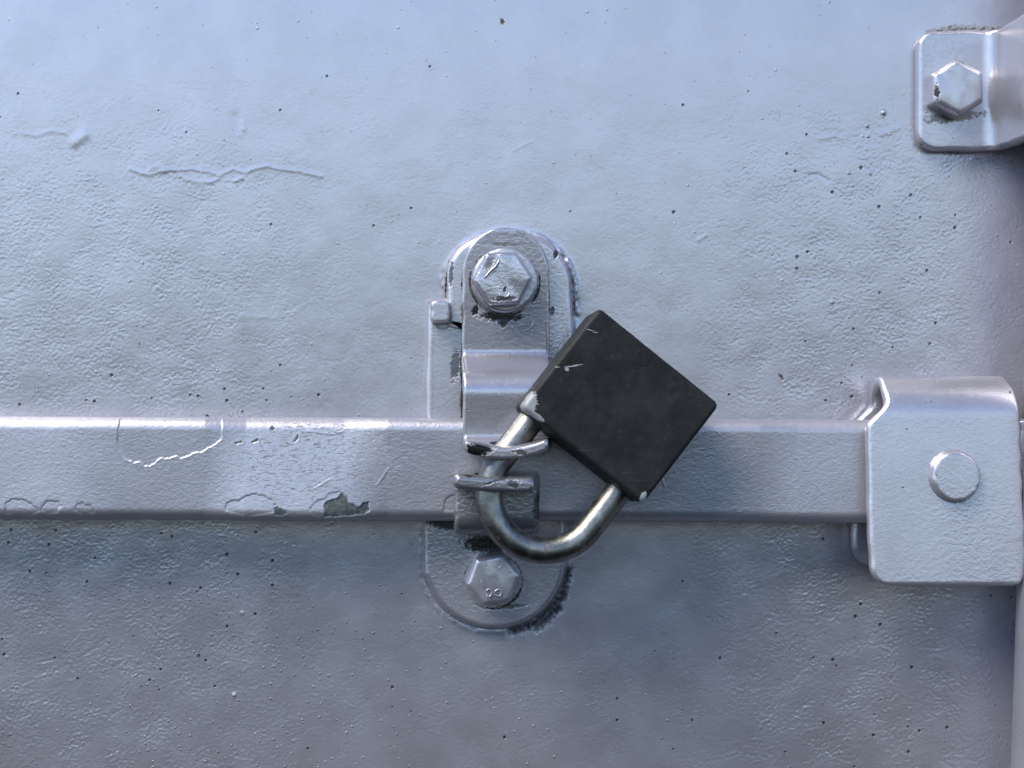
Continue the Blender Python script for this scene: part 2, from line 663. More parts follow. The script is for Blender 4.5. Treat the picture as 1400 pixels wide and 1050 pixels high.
def build_bar():
    d0, d1 = 9.0, 21.0
    zt, zb = P(0, 571, 12)[1], P(0, 712, 16)[1]
    zc, hz = (zt + zb) / 2, (zt - zb) / 2
    hd, r = (d1 - d0) / 2, 4.2
    prof = []
    nf = 126
    prof += [(hd, z) for z in np.linspace(-hz + r, hz - r, nf)]
    for k in range(1, 16):
        a = math.pi / 2 * k / 16
        prof.append((hd - r + r * math.cos(a), hz - r + r * math.sin(a)))
    prof += [(x, hz) for x in np.linspace(hd - r, -hd + r, 5)]
    for k in range(1, 8):
        a = math.pi / 2 + math.pi / 2 * k / 8
        prof.append((-hd + r + r * math.cos(a), hz - r + r * math.sin(a)))
    prof += [(-hd, z) for z in np.linspace(hz - r, -hz + r, 8)]
    for k in range(1, 8):
        a = math.pi + math.pi / 2 * k / 8
        prof.append((-hd + r + r * math.cos(a), -hz + r + r * math.sin(a)))
    prof += [(x, -hz) for x in np.linspace(-hd + r, hd - r, 5)]
    for k in range(1, 16):
        a = 1.5 * math.pi + math.pi / 2 * k / 16
        prof.append((hd - r + r * math.cos(a), -hz + r + r * math.sin(a)))
    prof = np.array(prof)
    m = len(prof)
    xa, xb = P(-40, 0, 20)[0], P(1345, 0, 20)[0]
    xs = np.r_[np.linspace(xa - 260, xa - 4, 20), np.arange(xa, xb, 0.24)]
    nu = len(xs)
    X = np.repeat(xs[:, None], m, 1)
    o = np.repeat(prof[None, :, 0], nu, 0)
    zz = np.repeat(prof[None, :, 1], nu, 0)
    Z = zc + zz - (X - P(600, 0, 20)[0]) * math.tan(math.radians(0.28))
    Dm = 15 + o
    fr = sstep(o, hd - r * 0.9, hd - 0.1)
    k = (1 - 21 / D) / K
    px, py = VX + X / k, VY - Z / k
    disp = np.zeros(X.shape)
    # hand-forged unevenness: the face leans back here and there
    lean = np.interp(px, [-60, 60, 190, 280, 335, 470, 530, 620, 1040, 1090, 1150, 1200], [.45, .45, -.25, -.2, 1.0, 1.0, -.55, -.6, -.55, .25, .25, 0])
    body = -lean * zz * 0.10
    disp += 0.10 * np.sin(X / 17.0 + 1) + 0.07 * np.sin(X / 7.3)
    chip = np.zeros(X.shape)
    bnd = (np.sin(px * 0.9) * 0.8 + np.sin(px * 0.37 + py * 0.5) * 0.8)

    def flake(pts, depth, lip=.10, bare=0.0, wd=.35):
        nonlocal disp, chip
        q = [((x - VX) * k, (VY - y) * k) for x, y in pts]
        sel = (px > min(p[0] for p in pts) - 12) & (px < max(p[0] for p in pts) + 12) & (o > -1)
        Xs, Zs = X[sel], Z[sel]
        dd = seg_dist(Xs, Zs, q, True)
        ins = inside(Xs, Zs, q)
        sd = np.where(ins, dd, -dd) + bnd[sel] * .12
        disp[sel] += -depth * sstep(sd, -0.08, 0.30) + .6 * lip * np.exp(-(sd / (wd * .8)) ** 2)
        if bare:
            chip[sel] = np.maximum(chip[sel], bare * sstep(sd, 0.0, 0.3))

    flake([(166, 552), (160, 592), (159, 606), (163, 618), (171, 628), (183, 633), (190, 631), (197, 637), (205, 638), (213, 633), (219, 627), (232, 627), (241, 624), (248, 627), (258, 624), (267, 619), (277, 618), (284, 613), (292, 610), (302, 602), (304, 585), (300, 552)], .24, .08)
    flake([(6, 700), (9, 687), (18, 682), (28, 682), (38, 685), (48, 692), (58, 697), (40, 706), (20, 708)], .18, -.12)
    flake([(56, 695), (62, 687), (67, 684), (82, 686), (84, 692), (78, 700), (66, 704)], .18, -.12)
    flake([(101, 697), (106, 689), (112, 687), (118, 690), (124, 691), (129, 700), (116, 706)], .15, -.12)
    flake([(308, 698), (310, 688), (318, 684), (326, 684), (335, 678), (347, 675), (360, 677), (370, 682), (377, 690), (376, 700), (340, 706)], .20, -.14)
    flake([(424, 696), (430, 688), (436, 683), (444, 682), (450, 675), (465, 671), (475, 678), (478, 686), (487, 691), (493, 694), (497, 687), (504, 686), (506, 698), (470, 708), (430, 706)], .15, -.1)
    flake([(443, 708), (443, 687), (450, 683), (463, 680), (466, 673), (474, 679), (477, 687), (486, 691), (491, 694), (495, 687), (504, 686), (505, 698), (498, 704), (470, 706)], .24, .1, 1.0)
    flake([(374, 704), (374, 694), (380, 692), (396, 700), (386, 706)], .2, .05, 1.0)
    flake([(367, 588), (370, 583), (377, 584), (376, 588), (371, 590)], .2, .05, 1.0)
    flake([(343, 605), (348, 601), (355, 599), (353, 604), (346, 607)], .2, .05, .9)
    flake([(399, 606), (403, 599), (407, 594), (408, 600), (404, 606)], .2, .05, .9)
    flake([(391, 608), (398, 606), (399, 608), (394, 609)], .2, .05, .8)
    flake([(318, 606), (330, 603), (331, 606), (322, 608)], .2, .05, .7)
    flake([(606, 700), (607, 688), (612, 680), (622, 676), (630, 700)], .2, -.1)
    for q in [[(516, 662), (524, 652), (531, 640)], [(430, 668), (452, 655)], [(960, 592), (966, 586), (980, 590), (984, 595)], [(905, 655), (909, 664), (908, 672)], [(420, 590), (455, 594), (470, 590)]]:
        p = [((x - VX) * k, (VY - y) * k) for x, y in q]
        sel = (px > min(a[0] for a in q) - 8) & (px < max(a[0] for a in q) + 8) & (o > -1)
        disp[sel] += .10 * np.exp(-(seg_dist(X[sel], Z[sel], p) / .3) ** 2)
    # scuffed strip of fine hatching on the light part
    disp *= 1.0
    Dm = Dm + disp * fr + body * sstep(o, -hd, hd * .3)
    Zo = Z
    co = np.stack([X.ravel() / 1000, -Dm.ravel() / 1000, Zo.ravel() / 1000], 1)
    n = N('handle_paint')
    tone = n.noise(0.05, 4, 0.6)
    base = PAINT
    col = n.mix(n.ramp(tone, 0.3, 0.7), tuple(c * 0.88 for c in base), tuple(c * 1.02 for c in base))
    fl = n.noise(7.0, 1, 0.5)
    col = n.mix(n.ramp(fl, 0.3, 0.75), n.mix(0.1, col, (.1, .1, .11)), n.mix(.07, col, (.9, .9, .9)))
    orange = n.noise(0.75, 3, 0.5, stretch=(0.8, 1, 1.2), rot=0.6, dist=0.6)
    fine = n.noise(1.8, 2, 0.6, off=7)
    pit = n.spots(2.6, .05, .08, .4)
    h = n.math('MULTIPLY_ADD', orange, 0.12, n.math('MULTIPLY', fine, 0.04))
    scuf = n.ramp(n.noise(0.9, 4, 0.7, stretch=(0.5, 1, 2.2), rot=-0.6, off=5), .56, .66)
    c = P(425, 630, 21)
    zone = n.ell(((c[0] - HX), -(15 - 9), c[1] - HZ), (26, 30, 14), 0, soft=.35, rag=.5, rs=.15)
    scuf = n.math('MULTIPLY', scuf, zone)
    col = n.mix(n.math('MULTIPLY', scuf, .45), col, (.10, .10, .115))
    h = n.math('MULTIPLY_ADD', scuf, -.12, h)
    h = n.math('MULTIPLY_ADD', pit, -.3, h)
    col = n.mix(n.math('MULTIPLY', pit, .8), col, (.04, .04, .045))
    ca = n.attr('chip')
    old = n.mix(n.ramp(n.noise(.8, 3, .6), .4, .6), (.045, .055, .06), (.085, .098, .10))
    col = n.mix(ca, col, old)
    n.bump(h, 0.001)
    rg = n.math('MULTIPLY_ADD', ca, .26, .40)
    mt = n.math('MULTIPLY_ADD', ca, -PMET, PMET)
    b = fast_grid('bar', co, nu, m, n.done(col, rg, mt), handle, close_v=True, attrs={'chip': chip})
    return b


build_bar()

# ---------------------------------------------------------------- latch: base plate, upper plate, flap, hook, bolts
lx, lz = P(675, 765, 0)
latch = empty('door_latch', lx, lz, 0, 'painted steel latch bolted upright to the panel, its flap and hook holding the handle bar', 'latch')
LO = np.array((lx, 0, lz))


def lo(px, py, d):
    X, Z = P(px, py, d)
    return (X - lx, -d, Z - lz)


m_plate = paint('plate_paint', relief=.55, base=tuple(c * 1.0 for c in PAINT), rough=.27, pits=.05, marks=[
    (lo(755, 425, 7), (.7, 6, 1.3), .2, (.09, .095, .11), -.2, .5),
    (lo(760, 348, 7), (.8, 6, 1.6), .2, (.05, .05, .06), -.2, .4),
    (lo(617, 375, 7), (.7, 6, 4.0), .05, (.12, .12, .13), -.25, .6),
    (lo(623, 500, 5), (1.6, 6, 5.0), .1, (.17, .17, .19), -.15, .7),
    (lo(665, 745, 5), (8, 6, 3.2), .1, (.035, .035, .035), -.1, .7),
    (lo(610, 716, 5), (7, 6, 2.0), .1, (.06, .06, .065), -.1, .7),
    (lo(692, 830, 5), (7, 6, .8), -.1, (.2, .19, .19), -.1, .9)])
# long base plate
o = [P(*q, 5) for q in [(584, 412), (770, 412), (773, 770)]]
cx, cz = P(676, 765, 5)
rad = P(773, 765, 5)[0] - cx
arc = [(cx + rad * math.cos(a), cz + rad * 0.98 * math.sin(a)) for a in np.linspace(0, -math.pi * .80, 40)]
left = [P(587, 800, 5), P(581, 786, 5), P(580, 720, 5)]
outl = np.array(o[:2] + arc + left)
plate('base_plate', resample_closed(outl, .9), -1.0, 5.0, 1.6, m_plate, latch, wob=.10, seed=4, flare=1.6, lump=.05)
# upper round-topped plate
top = [P(611, 470, 7), P(611, 360, 7)]
cu, zu = P(694, 398, 7)
rx, rz = P(782, 398, 7)[0] - cu, P(694, 318, 7)[1] - zu
ar = [(cu + rx * np.sign(math.cos(a)) * abs(math.cos(a)) ** .85, zu + rz * math.sin(a) ** .9) for a in np.linspace(math.pi * .88, 0.0, 40)]
outl = np.array([P(645, 560, 7), P(645, 452, 7), P(611, 446, 7), P(611, 380, 7)] + ar + [P(784, 450, 7), P(784, 560, 7)])
plate('upper_plate', resample_closed(outl, .9), -1.0, 7.0, 1.8, m_plate, latch, wob=.12, seed=9, flare=1.2, lump=.06)
# stop stud on the left wing
sx0, sz1 = P(589, 411, 13)
sx1, sz0 = P(615, 441, 13)
st = closed_fillet([(sx0, sz0), (sx1, sz0), (sx1, sz1), (sx0, sz1)], [1.5] * 4, 6)
plate('stop_stud', resample_closed(st, .5), 3.0, 13.0, 1.0, m_plate, latch, wob=.08, seed=12, flare=.4)

# flap
m_flap = paint('flap_paint', relief=.6, base=tuple(c * .88 for c in PAINT), rough=.25, scale=.8, pits=.04, marks=[
    (lo(650, 424, 11), (1.0, 5, 2.0), .4, (.04, .04, .043), -.3, .6),
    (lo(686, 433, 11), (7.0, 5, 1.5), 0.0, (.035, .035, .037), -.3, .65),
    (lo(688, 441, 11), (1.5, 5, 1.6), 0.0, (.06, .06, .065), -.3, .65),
    (lo(690, 335, 11), (4.5, 5, .6), 0.05, (.26, .25, .26), -.05, .8),
    (lo(655, 614, 46), (4.0, 9, 2.2), 0.0, (.016, .016, .017), -.3, .55),
    (lo(712, 619, 46), (2.2, 6, .8), .2, (.13, .12, .12), -.2, .7),
    (lo(690, 632, 46), (5, 6, .7), 0, (.05, .05, .05), -.2, .7)])
hw = (P(750.5, 0, 11)[0] - P(631.5, 0, 11)[0]) / 2
xc = P(691, 0, 11)[0]
ztop = P(0, 312, 9)[1]
zs2 = P(0, 497, 12)[1]
zs3 = P(0, 522, 23)[1]
path = fillet([(ztop, 11.4), (zs2 + 1.5, 9.0), (zs3, 25.0), (P(0, 613, 46)[1] + .4, 23.9), (P(0, 613, 46)[1], 46.0)], [5, 6, 3.0], 8)
fl = lambda s, L: (hw - math.sqrt(max(0.02, hw * hw - (hw - s) ** 2)) if s < hw else 0) + (0.6 * sstep(s, L - 22, L))
fr_ = lambda s, L: -(hw - math.sqrt(max(0.02, hw * hw - (hw - s) ** 2)) if s < hw else 0) - (2.6 * sstep(s, L - 22, L))


def sag(X, Z, d):
    f = max(0.0, min(1.0, (d - 26) / 20))
    u = (X - P(694, 0, 46)[0]) / 13.4
    return X, Z - f * (2.9 * (1 - u * u) - 1.2) + f * .5 * u, d


hx1, hz1 = P(693, 617, 37)
hx2, hz2 = P(671, 658, 37)
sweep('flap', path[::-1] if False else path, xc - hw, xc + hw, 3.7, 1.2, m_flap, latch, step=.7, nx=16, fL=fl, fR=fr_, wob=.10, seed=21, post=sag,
      holes=[(hx1, hz1, 37, 5.6)])

# hook that carries the bar and its tab
m_hook = paint('hook_paint', relief=.8, scale=.9, pits=.05, base=(.25, .245, .275), rough=.24, marks=[
    (lo(685, 655, 46), (5.5, 5, .5), -.35, (.12, .12, .13), -.15, .6),
    (lo(702, 662, 46), (2.0, 5, 1.3), .2, (.10, .10, .11), -.12, .7),
    (lo(640, 650, 46), (2.0, 5, .6), .1, (.06, .06, .06), -.1, .7),
    (lo(700, 646, 44), (12, 5, .55), 0, (.05, .05, .05), -.1, .7),
    (lo(737, 690, 26), (1.6, 5, 5.0), .1, (.06, .06, .06), -.2, .8)])
zt_ = P(0, 660, 46)[1]
path = fillet([(P(0, 722, 26)[1], 3.0), (P(0, 722, 26)[1], 24.6), (zt_, 24.6), (zt_ - .2, 46.2)], [3.5, 3.0], 8)
xa_, xb_ = P(621, 0, 26)[0], P(738, 0, 26)[0]


def dip(X, Z, d):
    if d > 28 and Z > zt_ - 5:
        u = (X - P(678, 0, 46)[0]) / 13
        f = (d - 28) / 18
        Z -= f * .5 * (1 - u * u) + f * .6 * u
    return X, Z, d


sweep('hook', path, xa_, xb_, 4.6, 1.7, m_hook, latch, step=.8, nx=14, wob=.14, seed=33, post=dip,
      fL=lambda s, L: -0.4 * sstep(s, L - 20, L), fR=lambda s, L: -2.6 * sstep(s, L - 22, L), holes=[(hx2, zt_, 37, 5.4)])

# bolts
def circ(X, Z, r, n=64, ey=1.0):
    return np.array([(X + r * math.cos(a), Z + r * ey * math.sin(a)) for a in np.linspace(0, 2 * math.pi, n, endpoint=False)])


def hexo(X, Z, r, rot, fil=1.2):
    pts = [(X + r * math.cos(rot + k * math.pi / 3), Z + r * math.sin(rot + k * math.pi / 3)) for k in range(6)]
    return resample_closed(closed_fillet(pts, [fil] * 6, 4), .45)


def hexbolt(X, Z, d0, d1, r, rot, mat, parent, seed=2, rnd=1.2, lump=.09):
    """hex head with a worn, rounded crown"""
    p = ccw(hexo(X, Z, r, rot))
    c = np.array((X, Z))
    layers = [(1.02, d0, 0.0)]
    for k in range(7):
        a = k / 6 * math.pi / 2
        layers.append((1 - rnd * (1 - math.cos(a)) / r, d1 - rnd + rnd * math.sin(a), 0.0))
    for k in (0.7, .45, .2):
        layers.append((k * (1 - rnd / r) + .0, d1 + .25 * (1 - k), 1 - k))
    V, F = [], []
    n = len(p)
    g = np.random.default_rng(seed)
    ph = g.uniform(0, 6.28, 6)
    for (s, d, cir) in layers:
        q = c + (p - c) * s
        if cir:
            ang = np.arctan2(p[:, 1] - Z, p[:, 0] - X)
            rr_ = np.hypot(*(p - c).T)
            rad_ = (rr_ * (1 - cir) + .9 * r * cir) * s
            q = c + np.stack([np.cos(ang), np.sin(ang)], 1) * rad_[:, None]
        for k in range(n):
            u, v = q[k] - c
            dz = lump * sum(math.sin(u * (.3 + .15 * i) + v * (.5 - .13 * i) + ph[i]) for i in range(6)) if d > d0 + 1 else 0
            V.append(W(q[k, 0], q[k, 1], d + dz))
    L = len(layers)
    for i in range(L - 1):
        for k in range(n):
            F.append((i * n + k, i * n + (k + 1) % n, (i + 1) * n + (k + 1) % n, (i + 1) * n + k))
    F.append(tuple(range((L - 1) * n, L * n)))
    F.append(tuple(range(n - 1, -1, -1)))
    return link('bolt', V, F, mat, parent, angle=55)


wx, wz = P(690, 384, 12.5)
m_wash = paint('washer_paint', relief=.6, pits=.04, wear=.5)
plate('washer', circ(wx, wz, 10.9, 72, .99), 10.0, 14.2, 1.0, m_wash, latch, wob=.08, seed=3, flare=.6)
ub = P(687, 381, 20.5)
m_bolt = paint('bolt_paint', rough=.22, base=tuple(c * .92 for c in PAINT), relief=.7, scale=.8, pits=.05, wear=.25, marks=[
    (lo(671, 361, 20), (.9, 6, 2.2), .5, (.36, .34, .34), -.15, .6),
    (lo(688, 409, 20), (4.0, 6, .8), -.05, (.10, .10, .105), -.25, .7),
    (lo(690, 396, 20), (.5, 6, .9), .3, (.05, .05, .06), -.4, .6)])
hexbolt(ub[0], ub[1], 13.2, 21.4, 10.0, math.radians(3), m_bolt, latch, seed=5, rnd=1.5)
lb = P(674, 793, 12)
m_bolt2 = paint('lower_bolt_paint', relief=.6, pits=.05, marks=[
    (lo(700, 765, 10), (4.5, 6, 1.2), .8, (.04, .04, .04), -.1, .6)])
bo = hexbolt(lb[0], lb[1], 4.5, 12.4, 9.3, math.radians(10), m_bolt2, latch, seed=8, rnd=1.9)


def bead(name, pts, d, r, mat, parent, seg=8, closed=False):
    """small rounded ridge of paint along a line (mm)"""
    p = np.array(pts, float)
    p, _ = resample(p, .3)
    n = len(p)
    t = np.gradient(p, axis=0)
    t /= np.linalg.norm(t, axis=1)[:, None]
    V, F = [], []
    for i in range(n):
        tap = min(1, .35 + i / 4, .35 + (n - 1 - i) / 4)
        for k in range(seg):
            a = k / seg * 2 * math.pi
            V.append(W(p[i, 0] - t[i, 1] * r * tap * math.cos(a), p[i, 1] + t[i, 0] * r * tap * math.cos(a), d + r * .75 * tap * math.sin(a)))
    for i in range(n - 1):
        for k in range(seg):
            F.append((i * seg + k, i * seg + (k + 1) % seg, (i + 1) * seg + (k + 1) % seg, (i + 1) * seg + k))
    F += [tuple(range(seg)), tuple(range(n * seg - 1, (n - 1) * seg - 1, -1))]
    return link(name, V, F, mat, parent, weighted=False, angle=0)


# curled paint blisters on the lower bolt head, one looking like a loose figure
blist = [[(664, 809), (667, 806), (671, 806), (673, 810), (671, 815), (668, 816), (665, 812)],
         [(675, 812), (677, 808), (681, 806), (685, 807), (686, 811), (684, 815), (679, 815), (675, 812)],
         [(665, 813), (667, 818), (672, 822)],
         [(658, 792), (659, 799), (662, 804)],
         [(681, 777), (686, 774), (690, 772)]]
for q in blist:
    bead('paint_blister', [P(x, y, 12.9) for x, y in q], 12.8, .24, m_bolt2, bo)
# lifted paint on the upper bolt crown
for q in [[(662, 381), (670, 371), (678, 364), (683, 355)], [(682, 402), (688, 408), (694, 406), (697, 400)]]:
    bead('paint_run', [P(x, y, 21) for x, y in q], 21.75, .42, m_bolt, latch)
# crescent of paint under the washer
bead('paint_run', [P(x, y, 11) for x, y in [(726, 434), (729, 440), (727, 447), (720, 452), (713, 453)]], 11.6, .28, m_flap, latch)
bead('paint_run', [P(x, y, 5) for x, y in [(594, 444), (600, 449), (607, 450), (615, 446)]], 4.95, .35, m_plate, latch)

n = N('gap_shade_grime')
m_gap_shade_grime = n.done(n.mix(n.ramp(n.noise(.7, 4, .7), .4, .65), (.012, .012, .012), (.06, .058, .055)), .85, 0.0)  # near-black colour stands in for shade in the gaps, mixed with dirt


def crevice(pts, d, r, parent, seed, keep=.55):
    """dark bead along a joint, gap shade put in as colour plus dirt, broken and uneven; pts are photo pixels at depth d"""
    p = np.array([P(x, y, d) for x, y in pts])
    p, _ = resample(p, .35)
    m = len(p)
    g = np.random.default_rng(seed)
    nz = np.interp(np.arange(m), np.arange(0, m + 24, 12), g.uniform(0, 1, len(np.arange(0, m + 24, 12))) ** .7) * (.85 + .15 * np.sin(np.arange(m) * 1.1))
    V, F, sg = [], [], 6
    t = np.gradient(p, axis=0)
    t /= np.linalg.norm(t, axis=1)[:, None] + 1e-9
    for i in range(m):
        q = r * max(.04, (nz[i] - (1 - keep)) / keep) * min(1, .2 + i / 5, .2 + (m - 1 - i) / 5)
        for k in range(sg):
            a = k / sg * 2 * math.pi
            V.append(W(p[i, 0] - t[i, 1] * q * math.cos(a), p[i, 1] + t[i, 0] * q * math.cos(a), d + .5 * q * math.sin(a)))
    for i in range(m - 1):
        for k in range(sg):
            F.append((i * sg + k, i * sg + (k + 1) % sg, (i + 1) * sg + (k + 1) % sg, (i + 1) * sg + k))
    F += [tuple(range(sg)), tuple(range(m * sg - 1, (m - 1) * sg - 1, -1))]
    return link('gap_shade_grime', V, F, m_gap_shade_grime, parent, weighted=False, angle=0)


crevice([(632, 440), (631.5, 380)], 7.1, .55, latch, 1, .5)
crevice([(631, 580), (631, 500), (631.5, 450)], 5.1, .9, latch, 2, .9)
crevice([(750.5, 372), (751, 440), (751, 482)], 7.1, .55, latch, 3, .6)
crevice([(690 + 48 * math.cos(a), 384 + 47 * math.sin(a)) for a in np.linspace(-.3, math.pi + .5, 30)], 12.3, .6, latch, 4, .75)
crevice([(690 + 47.5 * math.cos(a), 384 + 46.5 * math.sin(a)) for a in np.linspace(math.pi + .4, 2 * math.pi - .2, 24)], 12.9, .28, latch, 5, .4)
crevice([(674 + 40 * math.cos(a), 794 + 37 * math.sin(a)) for a in np.linspace(-1.2, 1.3, 20)], 5.0, .7, latch, 6, .7)
crevice([(674 + 40 * math.cos(a), 794 + 38 * math.sin(a)) for a in np.linspace(1.3, 3.9, 20)], 5.0, .3, latch, 7, .5)
crevice([(614, 447), (608, 430), (610, 380), (614, 352)], 5.1, .5, latch, 8, .6)
crevice([(617, 440), (617, 412)], 5.1, .6, latch, 9, .8)
crevice([(783, 380), (785, 410), (785, 440)], 5.6, .6, latch, 10, .7)

# ---------------------------------------------------------------- locking rod with its hub
RR, RD = 24.0, 29.5
RX0, RT = P(1382, 0, 20)[0], 1.9
rodz = P(0, 800, 20)[1]
rod = empty('locking_rod', RX0 + RR, rodz, RD, 'upright grey locking rod at right edge, its folded hub clasping the handle bar', 'locking rod')


def build_rod():
    R = RR
    n, L = 72, 60
    V, F = [], []
    zs = np.linspace(-760, 720, L)
    for z in zs:
        cxr = RX0 + R + (z - rodz) * math.tan(math.radians(RT))
        for k in range(n):
            a = k / n * 2 * math.pi
            V.append(W(cxr + R * math.cos(a), z, RD + R * math.sin(a)))
    for i in range(L - 1):
        for k in range(n):
            F.append((i * n + k, i * n + (k + 1) % n, (i + 1) * n + (k + 1) % n, (i + 1) * n + k))
    F += [tuple(range(n)), tuple(range(L * n - 1, (L - 1) * n - 1, -1))]
    link('rod', V, F, paint('rod_paint', relief=.45, pits=.05), rod, weighted=False)


build_rod()
m_hub = paint('hub_paint', relief=.8, pits=.05)
zb_ = P(0, 800, 28)[1]
t_ = 4.2
df_, dr_ = 26.2, 4.6              # centre lines of the front and rear leaves
ztp = P(0, 514, 15)[1]
rb = (df_ - dr_) / 2
arc = [(ztp - t_ / 2 - rb + rb * math.sin(a), (df_ + dr_) / 2 + rb * math.cos(a)) for a in np.linspace(0, math.pi, 24)]
path = np.array([(zb_, df_)] + arc + [(zb_ + 3, dr_)])
xl, xr = P(1187, 0, 28)[0], P(1399, 0, 28)[0]
pr, ps = resample(path, .8)
Lh = ps[-1]
lenf = abs(ztp - t_ / 2 - rb - zb_)
rc1 = 7.0
notch = 6.5


def hubL(s, L):
    v = 0.0
    if s < rc1: v = rc1 - math.sqrt(rc1 ** 2 - (rc1 - s) ** 2)
    if s > L - rc1:
        q = L - s
        v = rc1 - math.sqrt(max(0, rc1 ** 2 - (rc1 - q) ** 2))
    v += notch * float(sstep(s, lenf - 4.0, lenf + 4.5) * sstep(s, Lh - lenf + 8, Lh - lenf - 1))
    v += .8 * float(sstep(s, lenf + 24, lenf + 34))
    return v


def hubR(s, L):
    v = 0.0
    if s < rc1: v = -(rc1 - math.sqrt(rc1 ** 2 - (rc1 - s) ** 2)) * .5
    mid = lenf + math.pi * rb / 2
    v -= 1.2 * math.exp(-((s - mid) / 9) ** 2)
    return v


zmid = (zb_ + ztp) / 2
hlean = lambda X, Z, d: (X, Z, d - .085 * (Z - zmid - 2) * float(sstep(d, 12, 24)))
hub = sweep('hub', path, xl, xr, t_, 1.7, m_hub, rod, step=.8, nx=30, fL=hubL, fR=hubR, wob=.14, seed=44, post=hlean)
rx_, rz_ = P(1308, 652, 31)
plate('rivet', circ(rx_, rz_, 8.0, 72), df_ + t_ / 2 - .5, df_ + t_ / 2 + 2.9, 1.3, m_hub, hub, wob=.09, seed=6, flare=.7, lump=.08,
      xf=lambda X, Z, d: W(X, Z, d - .085 * (Z - zmid - 2) - .1))
# weld between hub and rod
wl = []
bead('weld', [(xr + .6 + .4 * math.sin(i * 1.7), z) for i, z in enumerate(np.linspace(zb_ + 8, zb_ + 24, 10))], df_ - 1.0, 2.4, m_hub, hub, seg=12)
bead('weld', [(xr + .9 + .4 * math.sin(i * 1.3), z) for i, z in enumerate(np.linspace(zb_ + 30, ztp - 14, 14))], df_ - 2.0, 2.0, m_hub, hub, seg=12)

# ---------------------------------------------------------------- guide bracket, top right
bxx, bzz = P(1313, 120, 5)
brk = empty('rod_bracket', bxx, bzz, 0, 'rounded steel guide bracket bolted to the panel in the upper right corner, wrapping the rod', 'bracket')


def lb_(px, py, d):
    X, Z = P(px, py, d)
    return (X - bxx, -d, Z - bzz)


m_brk = paint('bracket_paint', relief=.6, pits=.04, marks=[
    (lb_(1305, 160, 5), (9, 6, 1.5), -.1, (.17, .155, .14), -.05, .9),
    (lb_(1280, 140, 5), (1.6, 6, 1.6), -.1, (.12, .11, .10), -.05, .8)])
x_a = P(1255, 0, 5)[0]
zlo, zhi = P(0, 206, 5)[1], P(0, 41, 5)[1]
rcx = RX0 + RR + ((zlo + zhi) / 2 - rodz) * math.tan(math.radians(RT))
Rw = RR + 3.2
xw = rcx - Rw
arc = [(rcx - Rw * math.cos(a), RD + Rw * math.sin(a)) for a in np.linspace(0, math.pi, 36)]
half = fillet([(x_a, 2.6), (xw, 2.6), (xw, RD)], [6.5], 12)
mir = [(2 * rcx - p[0], p[1]) for p in half[::-1]]
path = np.vstack([half[:-1], arc, mir[1:]])
rcb = 6.5
cf = lambda s, L: rcb - math.sqrt(max(0.0, rcb ** 2 - (rcb - s) ** 2)) if s < rcb else (rcb - math.sqrt(max(0.0, rcb ** 2 - (rcb - (L - s)) ** 2)) if s > L - rcb else 0)
sweep('strap', path, zlo, zhi, 4.6, 1.7, m_brk, brk, axes='ZX', step=.8, nx=30, fL=cf, fR=lambda s, L: -cf(s, L), wob=.12, seed=51)
hb = P(1313, 118, 13)
hexbolt(hb[0], hb[1], 4.6, 11.6, 10.0, math.radians(32), paint('bracket_bolt_paint', relief=.5, pits=.04, marks=[
    (lb_(1278, 128, 9), (.9, 6, 2.6), 0, (.04, .04, .04), -.2, .6)]), brk, seed=15, rnd=2.6, lump=.1)

# ---------------------------------------------------------------- padlock
dl = 46.0
cor = [np.array(P(x, y, dl)) for x, y in [(814, 420), (986, 557), (873, 691), (710, 561)]]
cen = sum(cor) / 4
eu = (cor[2] - cor[3]) + (cor[1] - cor[0])
eu /= np.linalg.norm(eu)
ev = np.array((eu[1], -eu[0]))                       # towards the shackle (down-left)
if ev[1] > 0: ev = -ev
Wd = (np.linalg.norm(cor[2] - cor[3]) + np.linalg.norm(cor[1] - cor[0])) / 2
Hd = (np.linalg.norm(cor[0] - cor[3]) + np.linalg.norm(cor[1] - cor[2])) / 2
TH = 18.0
U = Vector((eu[0], 0, eu[1]))
Vv = Vector((ev[0], 0, ev[1]))
Nn = Vector((0, -1, 0))
tl = math.radians(6.5)
V2 = Vv * math.cos(tl) + Nn * math.sin(tl)
N2 = Nn * math.cos(tl) - Vv * math.sin(tl)
tw = math.radians(-1.5)
U2 = U * math.cos(tw) + N2 * math.sin(tw)
N2 = N2 * math.cos(tw) - U * math.sin(tw)
O3 = Vector(W(cen[0], cen[1], dl - TH / 2))
lock = bpy.data.objects.new('padlock', None)
COL.objects.link(lock)
lock.location = O3
lock.empty_display_size = .01
tag(lock, 'worn black square padlock hanging askew, its steel shackle through the latch tabs', 'padlock')


def LX(u, v, n):
    p = O3 + (U2 * u + V2 * v + N2 * n) / 1000
    return (p.x, p.y, p.z)


def lk(px, py):
    """object-space mm of a point on the body front seen at a pixel"""
    X, Z = P(px, py, dl)
    q = Vector((X - cen[0], 0, Z - cen[1]))
    u, v = q.dot(U), q.dot(Vv)
    p = U2 * u + V2 * v + N2 * (TH / 2)
    return (p.x, p.y, p.z)


